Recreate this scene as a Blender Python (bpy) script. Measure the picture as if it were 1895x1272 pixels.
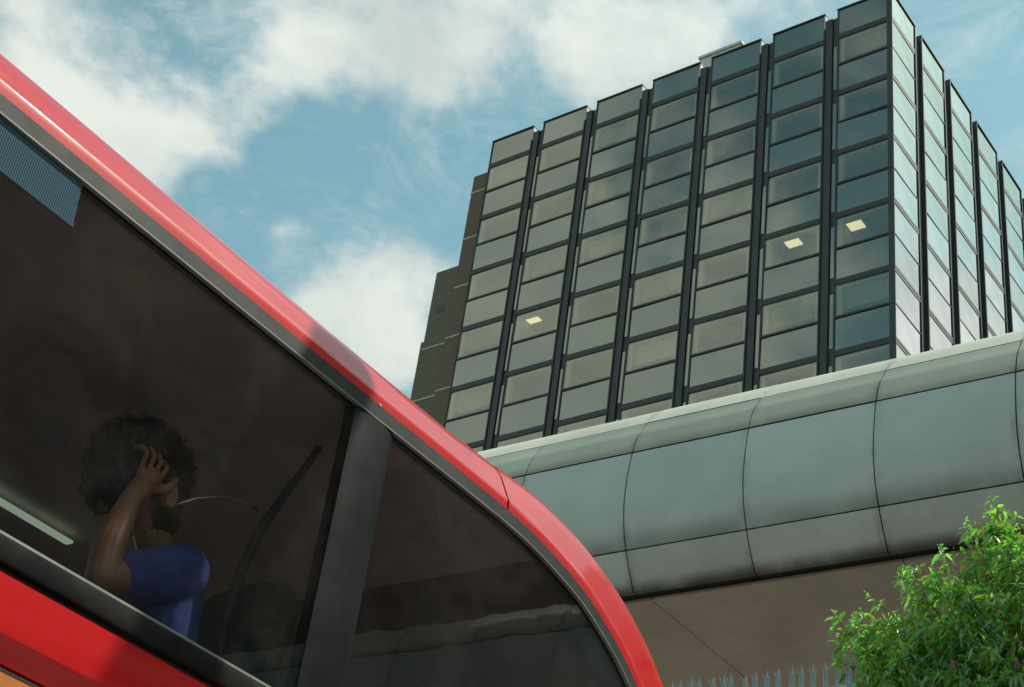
import bpy, bmesh, math, random
from mathutils import Vector, Matrix, noise
random.seed(7)
D = bpy.data
for o in list(D.objects): D.objects.remove(o)
sc = bpy.context.scene
col = sc.collection
R = math.radians
EYE = 1.6

# ------------------------------------------------------------------ camera
PITCH, ROLL, FPX = R(33.16592), R(8.57805), 2883.45
fwd = Vector((0, math.cos(PITCH), math.sin(PITCH)))
rt0 = Vector((1, 0, 0)); up0 = rt0.cross(fwd)
rt = rt0*math.cos(ROLL) + up0*math.sin(ROLL)
up = -rt0*math.sin(ROLL) + up0*math.cos(ROLL)
cam = D.cameras.new('camera'); camo = D.objects.new('camera', cam); col.objects.link(camo)
m = Matrix((rt, up, -fwd)).transposed().to_4x4(); m.translation = (0, 0, EYE)
camo.matrix_world = m
cam.sensor_width = 36; cam.lens = FPX/1895*36; cam.clip_start = .05; cam.clip_end = 3000
sc.camera = camo

def ray(x, y):
    return ((x-947.5)/FPX*rt - (y-636)/FPX*up + fwd).normalized()

# ------------------------------------------------------------------ nodes helper
class NT:
    def __init__(s, tree): s.t = tree; s.n = tree.nodes; s.l = tree.links
    def new(s, kind, **kw):
        n = s.n.new(kind)
        for k, v in kw.items(): setattr(n, k, v)
        return n
    def put(s, sock, v):
        if hasattr(v, 'is_linked') or hasattr(v, 'links'): s.l.new(v, sock)
        else: sock.default_value = v
    def math(s, op, a, b=None, c=None, clamp=False):
        n = s.new('ShaderNodeMath', operation=op, use_clamp=clamp)
        s.put(n.inputs[0], a)
        if b is not None: s.put(n.inputs[1], b)
        if c is not None: s.put(n.inputs[2], c)
        return n.outputs[0]
    def vmath(s, op, a, b=None):
        n = s.new('ShaderNodeVectorMath', operation=op)
        s.put(n.inputs[0], a)
        if b is not None: s.put(n.inputs[1], b)
        return n.outputs['Value'] if op in ('DOT_PRODUCT', 'LENGTH') else n.outputs[0]
    def mix(s, f, a, b, mode='MIX'):
        n = s.new('ShaderNodeMix', data_type='RGBA', blend_type=mode)
        s.put(n.inputs['Factor'], f); s.put(n.inputs[6], a); s.put(n.inputs[7], b)
        return n.outputs[2]
    def noise(s, scale, vec=None, detail=4, rough=.5, dist=0):
        n = s.new('ShaderNodeTexNoise'); n.inputs['Scale'].default_value = scale
        n.inputs['Detail'].default_value = detail; n.inputs['Roughness'].default_value = rough
        n.inputs['Distortion'].default_value = dist
        if vec is not None: s.l.new(vec, n.inputs['Vector'])
        return n.outputs['Fac']
    def ramp(s, f, lo, hi):
        n = s.new('ShaderNodeMapRange', interpolation_type='SMOOTHSTEP')
        s.put(n.inputs['Value'], f); n.inputs['From Min'].default_value = lo; n.inputs['From Max'].default_value = hi
        return n.outputs[0]
    def coord(s, which='Object'): return s.new('ShaderNodeTexCoord').outputs[which]
    def mapping(s, vec, scale=(1, 1, 1), loc=(0, 0, 0), rot=(0, 0, 0)):
        n = s.new('ShaderNodeMapping'); s.l.new(vec, n.inputs[0])
        n.inputs['Scale'].default_value = scale; n.inputs['Location'].default_value = loc; n.inputs['Rotation'].default_value = rot
        return n.outputs[0]

def rgba(c): return (c[0], c[1], c[2], 1)

# ------------------------------------------------------------------ world: sky with broken cloud
SUN_EL, SUN_AZ = R(52), R(87.4)        # azimuth from +Y towards +X
w = D.worlds.new('World'); sc.world = w; w.use_nodes = True
N = NT(w.node_tree); N.n.clear()
sky = N.new('ShaderNodeTexSky', sky_type='NISHITA', sun_disc=False)
sky.sun_elevation = SUN_EL; sky.sun_rotation = SUN_AZ
sky.air_density = 1.0; sky.dust_density = .8; sky.ozone_density = 1.0
skyc = N.mix(1.0, sky.outputs[0], (.97, 1.20, .83, 1), 'MULTIPLY')
dirv = N.coord('Generated')
# cloud masses where the photograph shows them (directions), more patches set for reflections, noise fills the rest
def dirpx(x, y): return ray(x, y)
def diraz(a, e): a, e = R(a), R(e); return Vector((math.cos(e)*math.sin(a), math.cos(e)*math.cos(a), math.sin(e)))
blobs = [(dirpx(x, y), sg, am) for x, y, sg, am in (
    (210, 250, 3.4, .36), (330, 215, 2.0, .22), (90, 150, 3.3, .30), (340, 290, 1.7, .18), (450, 178, 1.1, .16), (415, 250, 1.6, .20), (50, 10, 3.0, .18), (270, 30, 2.4, .17), (430, 80, 2.0, .13),
    (560, 95, 1.6, .20), (520, 25, 2.0, .16), (680, 40, 1.9, .17), (800, 110, 1.7, .18), (920, 60, 2.1, .20), (1050, 110, 1.7, .13), (1200, 85, 1.7, .24), (1290, 90, 1.2, .22), (1130, 60, 1.4, .15),
    (520, 430, 1.3, .22), (590, 540, 1.9, .34), (680, 600, 1.8, .32), (755, 645, 1.6, .32), (690, 545, 1.6, .10), (740, 490, 1.3, .20), (800, 520, 1.0, .12), (640, 345, .8, .12),
    (800, 300, 14, -.11), (1750, 150, 6, -.22), (560, 250, 1.8, -.10))]
blobs += [(diraz(-96, 35), 14, .8), (diraz(-119, 45), 9, -.85), (diraz(62, 30), 7, .2), (diraz(56, 44), 8, -.14)]  # unseen cloud and clear patches, added for the tower glass to mirror
cov = None
for d, sig, amp in blobs:
    dt = N.vmath('DOT_PRODUCT', dirv, tuple(d))
    e = N.math('EXPONENT', N.math('MULTIPLY', N.math('SUBTRACT', dt, 1.0), 2/(R(sig)**2)))
    v = N.math('MULTIPLY', e, amp)
    cov = v if cov is None else N.math('ADD', cov, v)
warp = N.mapping(dirv, scale=(1, 1, 1.5), loc=(3.1, 1.7, .4))
n1 = N.noise(6.5, warp, 10, .56, .25)
n2 = N.noise(20, warp, 6, .6, .3)
dens = N.math('ADD', N.math('ADD', N.math('MULTIPLY_ADD', n1, 2.0, -.50), N.math('ADD', N.math('MULTIPLY', N.math('SUBTRACT', n2, .5), .42), N.math('MULTIPLY', N.math('SUBTRACT', N.noise(48, warp, 5, .65, .2), .5), .16))), cov)
cm = N.ramp(dens, .42, .92)
shade = N.ramp(N.noise(7.5, N.mapping(dirv, scale=(1, 1, 1.4), loc=(3.12, 1.72, .47)), 7, .55, .2), .35, .7)
cloudc = N.mix(shade, (4.3, 4.45, 4.1, 1), (3.0, 3.35, 3.2, 1))
sund = (math.cos(SUN_EL)*math.sin(SUN_AZ), math.cos(SUN_EL)*math.cos(SUN_AZ), math.sin(SUN_EL))
glow = N.math('MULTIPLY_ADD', N.math('POWER', N.math('MAXIMUM', N.vmath('DOT_PRODUCT', dirv, sund), 0.0), 4.0), .7, 1.0)   # cloud is brighter towards the sun
cloudc = N.mix(1.0, cloudc, glow, 'MULTIPLY')
veil = N.math('MULTIPLY', N.ramp(N.noise(11, N.mapping(dirv, scale=(1, 1, 2.2), loc=(7, 2, 1), rot=(0, .4, .3)), 8, .68, .8), .46, .80), .42)
fin = N.mix(N.math('MAXIMUM', N.math('MULTIPLY', cm, .94), veil), skyc, cloudc)
bg = N.new('ShaderNodeBackground'); N.l.new(fin, bg.inputs[0]); bg.inputs[1].default_value = .13
wo = N.new('ShaderNodeOutputWorld'); N.l.new(bg.outputs[0], wo.inputs[0])

sl = D.lights.new('sun', 'SUN'); sl.energy = 2.6; sl.angle = R(.53); sl.color = (1, .95, .86)
so = D.objects.new('sun', sl); col.objects.link(so)
sd = Vector((math.cos(SUN_EL)*math.sin(SUN_AZ), math.cos(SUN_EL)*math.cos(SUN_AZ), math.sin(SUN_EL)))
so.rotation_euler = sd.to_track_quat('Z', 'Y').to_euler(); so.location = sd*60

sc.view_settings.view_transform = 'Standard'; sc.view_settings.look = 'None'
sc.view_settings.exposure = .6; sc.view_settings.gamma = 1
sc.cycles.max_bounces = 10; sc.cycles.transparent_max_bounces = 16
sc.cycles.use_denoising = True

# ------------------------------------------------------------------ materials
MATS = {}
def mat(name, color, rough=.5, metal=0, var=.12, nscale=6, bump=0, bscale=40, coat=0, ior=1.5, obj_rand=0, streak=0, color2=None, emit=None, spec=.5, bdist=.003):
    if name in MATS: return MATS[name]
    M = D.materials.new(name); M.use_nodes = True; T = NT(M.node_tree)
    b = T.n['Principled BSDF']
    co = T.coord('Object')
    f = T.noise(nscale, co, 6, .6)
    c2 = color2 or tuple(c*(1-var*2) for c in color)
    c1 = color if color2 else tuple(min(1, c*(1+var)) for c in color)
    c = T.mix(T.ramp(f, .3, .7), rgba(c2), rgba(c1))
    if streak:
        g = T.noise(1.0, T.mapping(co, scale=(9, 9, .5)), 5, .65)
        c = T.mix(T.math('MULTIPLY', T.ramp(g, .45, .75), streak), c, rgba(tuple(x*.35 for x in color)))
    if obj_rand:
        r = T.new('ShaderNodeObjectInfo').outputs['Random']
        v = T.math('MULTIPLY_ADD', r, obj_rand*2, 1-obj_rand)
        h = T.new('ShaderNodeHueSaturation'); T.l.new(c, h.inputs['Color']); T.l.new(v, h.inputs['Value']); c = h.outputs[0]
    T.l.new(c, b.inputs['Base Color'])
    rr = T.math('MULTIPLY_ADD', T.noise(nscale*2.3, co, 5, .6), rough*.5, rough*.75)
    T.l.new(rr, b.inputs['Roughness'])
    b.inputs['Metallic'].default_value = metal; b.inputs['IOR'].default_value = ior
    b.inputs['Specular IOR Level'].default_value = spec
    b.inputs['Coat Weight'].default_value = coat; b.inputs['Coat Roughness'].default_value = .03
    if bump:
        bn = T.new('ShaderNodeBump'); bn.inputs['Strength'].default_value = bump; bn.inputs['Distance'].default_value = bdist
        T.l.new(T.noise(bscale, co, 5, .6), bn.inputs['Height']); T.l.new(bn.outputs[0], b.inputs['Normal'])
    if emit:
        b.inputs['Emission Color'].default_value = rgba(emit[:3]); b.inputs['Emission Strength'].default_value = emit[3]
    MATS[name] = M; return M

def glass(name, tint, ior, rough=0.0, refl=(1, 1, 1), wob=0, smear=0):
    M = D.materials.new(name); M.use_nodes = True; T = NT(M.node_tree); T.n.clear()
    tr = T.new('ShaderNodeBsdfTransparent'); tr.inputs[0].default_value = rgba(tint)
    gl = T.new('ShaderNodeBsdfGlossy'); gl.inputs['Roughness'].default_value = rough; gl.inputs[0].default_value = rgba(refl)
    gi = T.new('ShaderNodeNewGeometry'); f0 = ((ior-1)/(ior+1))**2      # reflectance of the pane (Schlick), same from both sides
    cs_ = T.math('ABSOLUTE', T.vmath('DOT_PRODUCT', gi.outputs['Incoming'], gi.outputs['Normal']))
    fr = T.math('MULTIPLY_ADD', T.math('POWER', T.math('SUBTRACT', 1.0, cs_, clamp=True), 5.0), 1-f0, f0)
    if wob:
        co = T.coord('Object')
        bn = T.new('ShaderNodeBump'); bn.inputs['Strength'].default_value = wob; bn.inputs['Distance'].default_value = .02
        T.l.new(T.noise(.9 if ior > 2 else 3.5, co, 2, .5), bn.inputs['Height']); T.l.new(bn.outputs[0], gl.inputs['Normal'])
    mx = T.new('ShaderNodeMixShader'); T.l.new(fr, mx.inputs[0])
    last = tr.outputs[0]
    if smear:   # dust and wipe marks on the glass
        co = T.coord('Object')
        df = T.new('ShaderNodeBsdfDiffuse'); df.inputs[0].default_value = (.42, .38, .36, 1)
        a = T.ramp(T.noise(3.2, co, 8, .68, .6), .35, .9)
        b2 = T.ramp(T.noise(60, T.mapping(co, scale=(.4, 1, 2.5), rot=(0, .7, 0)), 3, .5), .55, .8)
        m2 = T.new('ShaderNodeMixShader')
        T.l.new(T.math('MULTIPLY_ADD', a, smear, T.math('MULTIPLY', b2, smear*.25)), m2.inputs[0])
        T.l.new(last, m2.inputs[1]); T.l.new(df.outputs[0], m2.inputs[2]); last = m2.outputs[0]
    T.l.new(last, mx.inputs[1]); T.l.new(gl.outputs[0], mx.inputs[2])
    o = T.new('ShaderNodeOutputMaterial'); T.l.new(mx.outputs[0], o.inputs[0])
    MATS[name] = M; return M

# ------------------------------------------------------------------ mesh helper
class MB:
    def __init__(s): s.v = []; s.f = []; s.mi = []
    def add(s, vs, fs, mi=0):
        o = len(s.v); s.v += [tuple(v) for v in vs]; s.f += [tuple(i+o for i in f) for f in fs]; s.mi += [mi]*len(fs); return s
    def box(s, x0, x1, y0, y1, z0, z1, mi=0):
        return s.add([(x0,y0,z0),(x1,y0,z0),(x1,y1,z0),(x0,y1,z0),(x0,y0,z1),(x1,y0,z1),(x1,y1,z1),(x0,y1,z1)],
              [(0,3,2,1),(4,5,6,7),(0,1,5,4),(1,2,6,5),(2,3,7,6),(3,0,4,7)], mi)
    def prism(s, poly, axis, a, b, mi=0):
        # poly in the two other axes, extruded along axis from a to b
        n = len(poly)
        def P(q, t): return {'x': (t, q[0], q[1]), 'y': (q[0], t, q[1]), 'z': (q[0], q[1], t)}[axis]
        vs = [P(q, a) for q in poly] + [P(q, b) for q in poly]
        fs = [tuple(range(n))[::-1], tuple(range(n, 2*n))] + [(i, (i+1) % n, n+(i+1) % n, n+i) for i in range(n)]
        return s.add(vs, fs, mi)
    def strip(s, rows, closed=False, mi=0):
        # rows: list of lists of points -> quads
        k = len(rows[0]); vs = [p for r in rows for p in r]; fs = []
        for i in range(len(rows)-1):
            for j in range(k if closed else k-1):
                a = i*k+j; b = i*k+(j+1) % k; fs.append((a, b, b+k, a+k))
        return s.add(vs, fs, mi)
    def tube(s, pts, rad, seg=8, caps=True, mi=0):
        pts = [Vector(p) for p in pts]; rows = []
        r = rad if hasattr(rad, '__len__') else [rad]*len(pts)
        prev = None
        for i, p in enumerate(pts):
            t = (pts[min(i+1, len(pts)-1)]-pts[max(i-1, 0)]).normalized()
            a = prev if prev else (Vector((0, 0, 1)) if abs(t.z) < .9 else Vector((1, 0, 0)))
            u = (a - t*a.dot(t)).normalized(); prev = u; v = t.cross(u)
            rows.append([p + (u*math.cos(2*math.pi*k/seg)+v*math.sin(2*math.pi*k/seg))*r[i] for k in range(seg)])
        o = len(s.v); s.strip(rows, True, mi)
        if caps:
            s.f += [tuple(o+k for k in range(seg))[::-1], tuple(o+(len(rows)-1)*seg+k for k in range(seg))]; s.mi += [mi, mi]
        return s
    def mesh(s, name, mats, smooth=False):
        me = D.meshes.new(name); me.from_pydata(s.v, [], s.f); 
        for q in (mats if isinstance(mats, (list, tuple)) else [mats]): me.materials.append(q)
        me.polygons.foreach_set('material_index', s.mi)
        bm = bmesh.new(); bm.from_mesh(me); bmesh.ops.recalc_face_normals(bm, faces=bm.faces); bm.to_mesh(me); bm.free()
        if smooth: me.polygons.foreach_set('use_smooth', [True]*len(me.polygons))
        me.update(); return me
    def build(s, name, mats, parent=None, smooth=False, bevel=0):
        return link(name, s.mesh(name, mats, smooth), parent, bevel)

def link(name, me, parent=None, bevel=0, loc=None):
    o = D.objects.new(name, me); col.objects.link(o)
    if parent: o.parent = parent
    if loc: o.location = loc
    if bevel:
        b = o.modifiers.new('bevel', 'BEVEL'); b.width = bevel; b.segments = 2; b.limit_method = 'ANGLE'; b.harden_normals = False
    return o
def empty(name, loc=(0, 0, 0), rz=0):
    o = D.objects.new(name, None); col.objects.link(o); o.location = loc; o.rotation_euler = (0, 0, rz); o.empty_display_size = .3; return o
def tag(o, label, cat, group=None, kind=None):
    o['label'] = label; o['category'] = cat
    if group: o['group'] = group
    if kind: o['kind'] = kind
    return o
def struct(o): o['kind'] = 'structure'; return o
def part_label(o, l): o['label'] = l; return o
def autosmooth(o, ang=35):
    me = o.data; me.polygons.foreach_set('use_smooth', [True]*len(me.polygons)); me.set_sharp_from_angle(angle=R(ang))

# frames of the place
BUS_RZ = R(52.2)     # bus and road run along azimuth 37.8 deg
BRI_RZ = R(-38.4)    # overhead walkway runs across
TOW_RZ = R(-40.275)
RB = Matrix.Rotation(BUS_RZ, 3, 'Z'); RC = Matrix.Rotation(BRI_RZ, 3, 'Z'); RT = Matrix.Rotation(TOW_RZ, 3, 'Z')
def at_bus(x, y, n):     # pixel -> bus-frame point at lateral distance n
    q = RB.transposed() @ ray(x, y); q = q*(n/q.y); q.z += EYE; return q
def at_bri(x, y, n):
    q = RC.transposed() @ ray(x, y); q = q*(n/q.y); q.z += EYE; return q

# ------------------------------------------------------------------ ground, road
asphalt = mat('asphalt', (.055, .055, .056), .85, var=.2, nscale=3, bump=.5, bscale=90)
paving = mat('paving', (.25, .24, .22), .85, var=.15, nscale=1.5, bump=.3, bscale=60)
soil = mat('ground', (.2, .19, .16), .9, var=.2, nscale=.3, bump=.3, bscale=12)
g = struct(MB().add([(-900,-900,-.02),(900,-900,-.02),(900,900,-.02),(-900,900,-.02)], [(0,1,2,3)]).build('ground', soil))
ro = struct(MB().box(-60, 120, 2.35, 11.5, -.3, 0).build('road', asphalt)); ro.rotation_euler.z = BUS_RZ
pv = struct(MB().box(-60, 120, -13.6, 2.2, -.3, .12).build('pavement', paving)); pv.rotation_euler.z = BUS_RZ
kb = struct(MB().box(-60, 120, 2.2, 2.35, -.3, .125).build('kerb', mat('kerbstone', (.36, .35, .33), .8), bevel=.02)); kb.rotation_euler.z = BUS_RZ
pf = struct(MB().box(-60, 120, 11.5, 16, -.3, .12).build('pavement', paving)); pf.rotation_euler.z = BUS_RZ
mk = struct(MB().add([p for i in range(-10, 30) for p in ((i*4,6.85,.004),(i*4+2,6.85,.004),(i*4+2,6.95,.004),(i*4,6.95,.004))],
    [tuple(range(k*4, k*4+4)) for k in range(40)]).build('road_marking', mat('road_paint', (.75, .75, .72), .7))); mk.rotation_euler.z = BUS_RZ

# ------------------------------------------------------------------ office tower
S = 3.4; HS = 3.5663; TT = 1.7977; FR = .5021
CX = Vector((14.95465, 50.20777, 55.41047 + EYE))
tower = empty('office_tower', (CX.x, CX.y, 0), TOW_RZ)
tag(tower, 'tall office tower of dark tinted glass bays with recessed black strips between them', 'office tower')
ZT = CX.z
frame_m = mat('tower_frame', (.028, .028, .030), .45, var=.15, nscale=2)
ret_m = mat('tower_return', (.42, .40, .36), .5, var=.1)
band_m = mat('tower_band', (.03, .03, .032), .5, var=.2)
span_m = None
def spandrel(name, base, ior, blend=.5):
    M = D.materials.new(name); M.use_nodes = True; T = NT(M.node_tree); b = T.n['Principled BSDF']
    r = T.new('ShaderNodeObjectInfo').outputs['Random']
    co = T.coord('Object')
    v = T.math('MULTIPLY_ADD', r, .9 if ior > 2 else .28, .55 if ior > 2 else .84)
    c = T.mix(1, rgba(base), T.mix(T.noise(.6, co, 4, .5), (.7, .7, .7, 1), (1.25, 1.25, 1.25, 1)), 'MULTIPLY')
    h = T.new('ShaderNodeHueSaturation'); T.l.new(c, h.inputs['Color']); T.l.new(v, h.inputs['Value'])
    T.l.new(h.outputs[0], b.inputs['Base Color']); b.inputs['Specular Tint'].default_value = (.95, 1, .88, 1); b.inputs['Roughness'].default_value = .03; b.inputs['IOR'].default_value = ior
    bn = T.new('ShaderNodeBump'); bn.inputs['Strength'].default_value = .05; bn.inputs['Distance'].default_value = .02
    T.l.new(T.noise(.8, co, 2, .5), bn.inputs['Height']); T.l.new(bn.outputs[0], b.inputs['Normal'])
    MATS[name] = M; return M
span_m = spandrel('spandrel_glass', (.046, .048, .036), 3.0)
span_r = spandrel('spandrel_glass_side', (.515, .49, .565), 1.5); span_r.node_tree.nodes['Principled BSDF'].inputs['Metallic'].default_value = 1  # mirror copy of the front glass, with the grazing sky brightness built in
win_m = glass('tower_window_glass', (.84, .82, .75), 2.4, 0, (.95, .98, .88), wob=.05)
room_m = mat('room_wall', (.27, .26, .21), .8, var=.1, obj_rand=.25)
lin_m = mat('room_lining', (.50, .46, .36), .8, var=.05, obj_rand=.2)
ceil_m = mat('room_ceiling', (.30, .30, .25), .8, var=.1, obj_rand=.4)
lamp_m = mat('ceiling_lamp', (.9, .88, .7), .6, emit=(1, .96, .66, .8))
BW = 2.664; NB = 7; NROW = 7
# shared meshes: pane of a window / spandrel in bay-local coordinates (origin: bay right edge, front plane, pane centre)
def pane_mesh(name, wd, ht, m_, axis):
    b = MB()
    if axis == 'x': b.box(-wd/2, wd/2, 0, .03, -ht/2, ht/2)
    else: b.box(-.03, 0, -wd/2, wd/2, -ht/2, ht/2)
    return b.mesh(name, m_)
WIN_H = HS*FR - .15 - .045; SPN_H = HS*(1-FR) - .045 - .15; TOP_H = TT - .15 - .06
pm = {}
for ax, wd, sm, wm in (('x', BW-.06, span_m, win_m), ('y', 2.58, span_r, span_r)):
    pm[ax] = dict(win=pane_mesh('window_pane', wd, WIN_H, wm, ax), spn=pane_mesh('spandrel_panel', wd, SPN_H, sm, ax), top=pane_mesh('spandrel_panel', wd, TOP_H, sm, ax))
# room behind a window, seen from below: pale head lining and jambs, then a darker ceiling
rw = BW-.1
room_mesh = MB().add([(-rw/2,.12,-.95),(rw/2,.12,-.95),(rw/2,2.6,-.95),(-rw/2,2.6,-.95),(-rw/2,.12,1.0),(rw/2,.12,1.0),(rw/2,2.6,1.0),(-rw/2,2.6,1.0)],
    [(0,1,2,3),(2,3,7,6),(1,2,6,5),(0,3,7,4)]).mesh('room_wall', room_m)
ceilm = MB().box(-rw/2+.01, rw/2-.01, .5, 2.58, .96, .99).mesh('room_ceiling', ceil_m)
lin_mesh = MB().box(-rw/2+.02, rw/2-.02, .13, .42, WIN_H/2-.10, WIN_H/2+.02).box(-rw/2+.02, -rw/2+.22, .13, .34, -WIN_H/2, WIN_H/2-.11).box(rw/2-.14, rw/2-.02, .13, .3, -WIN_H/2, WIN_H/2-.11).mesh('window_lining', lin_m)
light_mesh = MB().box(-.34, .34, -.27, .27, -.02, .02).mesh('ceiling_light', lamp_m)
blind_mesh = MB().box(-rw/2+.25, rw/2-.2, .3, .33, -.35, WIN_H/2-.12).mesh('blind', mat('blind_fabric', (.42, .40, .34), .9, var=.06, obj_rand=.3))
def prow(k): return ZT - TT - HS*k
lights_at = {(0, 3): (-.85, 1.0), (1, 3): (-.40, .9), (5, 3): (-.85, .8)}
rnd = random.Random(3)
def pane(me, parent, loc, name):
    o = link(name, me, parent, loc=loc)
    o.rotation_euler = (R(rnd.gauss(0, .25)), 0, R(rnd.gauss(0, .25)))
    return o
for i in range(NB):
    x1 = -i*S; x0 = x1 - BW; xc = (x0+x1)/2
    f = MB()
    zb = prow(NROW) - .4
    f.box(x0-.05, x0+.02, 0, .6, zb, ZT-.07)                       # left upright
    if i: f.box(x1-.02, x1+.05, 0, .6, zb, ZT-1.0)
    f.box(x0-.07, x1+.07, -.02, .62, ZT-.068, ZT)                   # coping
    bay = f.build('bay_frame', frame_m, tower, bevel=.01)
    if i: MB().box(x1-.02, x1+.05, .05, .6, ZT-.998, ZT-.07).build('return_panel', ret_m, bay)
    pane(pm['x']['top'], bay, (xc, .05, ZT-.065-TOP_H/2), 'spandrel_panel')
    for k in range(NROW+1):
        zz = prow(k)
        MB().box(x0+.022, x1-.022, .0, .3, zz-.15, zz+.15).build('floor_band', band_m, bay, bevel=.03)
        if k == NROW: break
        zt = zz - HS*FR
        MB().box(x0+.022, x1-.022, -.01, .12, zt-.045, zt+.045).build('transom', frame_m, bay)
        zw = zz-.15-WIN_H/2
        pane(pm['x']['win'], bay, (xc, .05, zw), 'window_pane')
        pane(pm['x']['spn'], bay, (xc, .05, zt-.045-SPN_H/2), 'spandrel_panel')
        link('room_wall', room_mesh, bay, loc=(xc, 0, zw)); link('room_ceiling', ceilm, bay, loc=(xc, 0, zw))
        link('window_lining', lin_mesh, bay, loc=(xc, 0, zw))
        if (i, k) in lights_at:
            a, b_ = lights_at[(i, k)]; link('ceiling_light', light_mesh, bay, loc=(xc+a, b_, zw+.93))
        elif rnd.random() < .45: link('blind', blind_mesh, bay, loc=(xc, 0, zw))
    if i < NB-1:                                                    # recessed strip to the left of this bay
        sx1 = x0-.051; sx0 = sx1-.632
        st = MB().box(sx0, sx1, .16, .5, zb, ZT-.38).box(sx0+.0, sx0+.36, .06, .158, zb, ZT-.42).build('recessed_strip', frame_m, tower, bevel=.02)
        for k in range(NROW):
            zz = prow(k)
            MB().box(sx0+.42, sx1-.06, .13, .158, zz-HS+.35, zz-.5).build('slot_pane', span_m, st)
# side facade
SR = 3.4178; GR = .7756
NR = 6
for j in range(NR):
    y0 = j*SR; y1 = y0 + SR - GR + .04; yc = (y0+y1)/2
    f = MB(); zb = prow(NROW)-.4
    f.box(-.25, .02, y0+.005 if j == 0 else y0-.03, y0+.05, zb, ZT-.07).box(-.25, .02, y1-.05, y1+.03, zb, ZT-.07)
    f.box(-.4, .03, (y0+.63 if j == 0 else y0-.04), y1+.04, ZT-.066, ZT-.002)
    bay = f.build('bay_frame', frame_m, tower)
    pane(pm['y']['top'], bay, (-.03, yc, ZT-.065-TOP_H/2), 'spandrel_panel').scale = (1, (y1-y0-.1)/2.58, 1)
    for k in range(NROW+1):
        zz = prow(k)
        MB().box(-.2, -.005, y0+.052, y1-.052, zz-.15, zz-.03).box(-.2, -.005, y0+.052, y1-.052, zz+.03, zz+.15).build('floor_band', mat('side_band', (.17, .165, .15), .5), bay)  # paler than the front bands: grazing sky reflection put into the colour
        if k == NROW: break
        zt = zz - HS*FR
        MB().box(-.1, -.01, y0+.052, y1-.052, zt-.03, zt+.03).build('transom', frame_m, bay)
        for nm, me, zc in (('window_pane', 'win', zz-.15-WIN_H/2), ('spandrel_panel', 'spn', zt-.045-SPN_H/2)):
            pane(pm['y'][me], bay, (-.03, yc, zc), nm).scale = (1, (y1-y0-.1)/2.58, 1)
    sy0 = y1+.032; sy1 = y0+SR-.032
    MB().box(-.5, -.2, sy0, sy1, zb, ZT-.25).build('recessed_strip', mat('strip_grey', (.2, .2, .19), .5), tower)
zb = prow(NROW)-.4
core = MB().box(-23.2, -.7, 2.7, NR*SR-.3, 0, ZT-.6).box(-23.2, -.7, .63, 2.69, ZT-.9, ZT-.6).box(-.62, -.3, .64, NR*SR-.3, zb+.01, ZT-.4)
core.build('tower_core', frame_m, tower)
MB().box(-23.3, -.05, .02, NR*SR-.3, .0, zb-.02).build('lower_storeys', span_m, tower)
MB().box(-12.75, -10.3, 4, 7, ZT-.6, ZT+4.78).box(-12.85, -10.2, 3.9, 7.1, ZT+4.79, ZT+4.95).build('roof_plant_room', mat('plant_room', (.55, .55, .5), .6), tower)

# brick stair tower at the left of the office tower
brick_m = mat('dark_brick', (.125, .085, .065), .85, var=.05, nscale=5, bump=.4, bscale=25)
brick_2 = mat('brown_brick', (.12, .098, .075), .85, var=.05, nscale=5, bump=.4, bscale=25)
course_m = mat('string_course', (.30, .31, .29), .7)
stair = empty('brick_stair_tower', tuple(Vector((CX.x, CX.y, 0)) + RT @ Vector((-24.3, .3, 0))), TOW_RZ)
tag(stair, 'stepped dark brown brick stair tower against the left end of the glass tower', 'stair tower')
ox = -24.3; oy = .3
stair_blocks = [(-24.3, -23.12, .3, ZT-1.85, brick_m, 'stair_shaft'), (-26.05, -24.31, .62, ZT-7.55, brick_2, 'stair_wing'), (-26.27, -26.055, .66, ZT-11.95, brick_2, 'stair_buttress')]
for x0, x1, y, zt, m_, nm in stair_blocks:
    b = MB().box(x0-ox, x1-ox, y-oy, y-oy+7, 0, zt)
    o = b.build(nm, m_, stair, bevel=.03)
    z = (ZT-3.05) if nm == 'stair_shaft' else (ZT-3.05-3.15*3)
    n_ = 0
    while z > ZT-24:
        if z < zt-.5 and nm != 'stair_buttress':
            MB().box(x0-ox+.01, x1-ox-.01, y-oy-.03, y-oy-.002, z-.06, z+.06).build('string_course', course_m, o)
        z -= 3.15
MB().box(-25.6-ox, -25.0-ox, .6-oy, .618-oy, ZT-10.35, ZT-9.95).build('vent', frame_m, stair)

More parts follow.
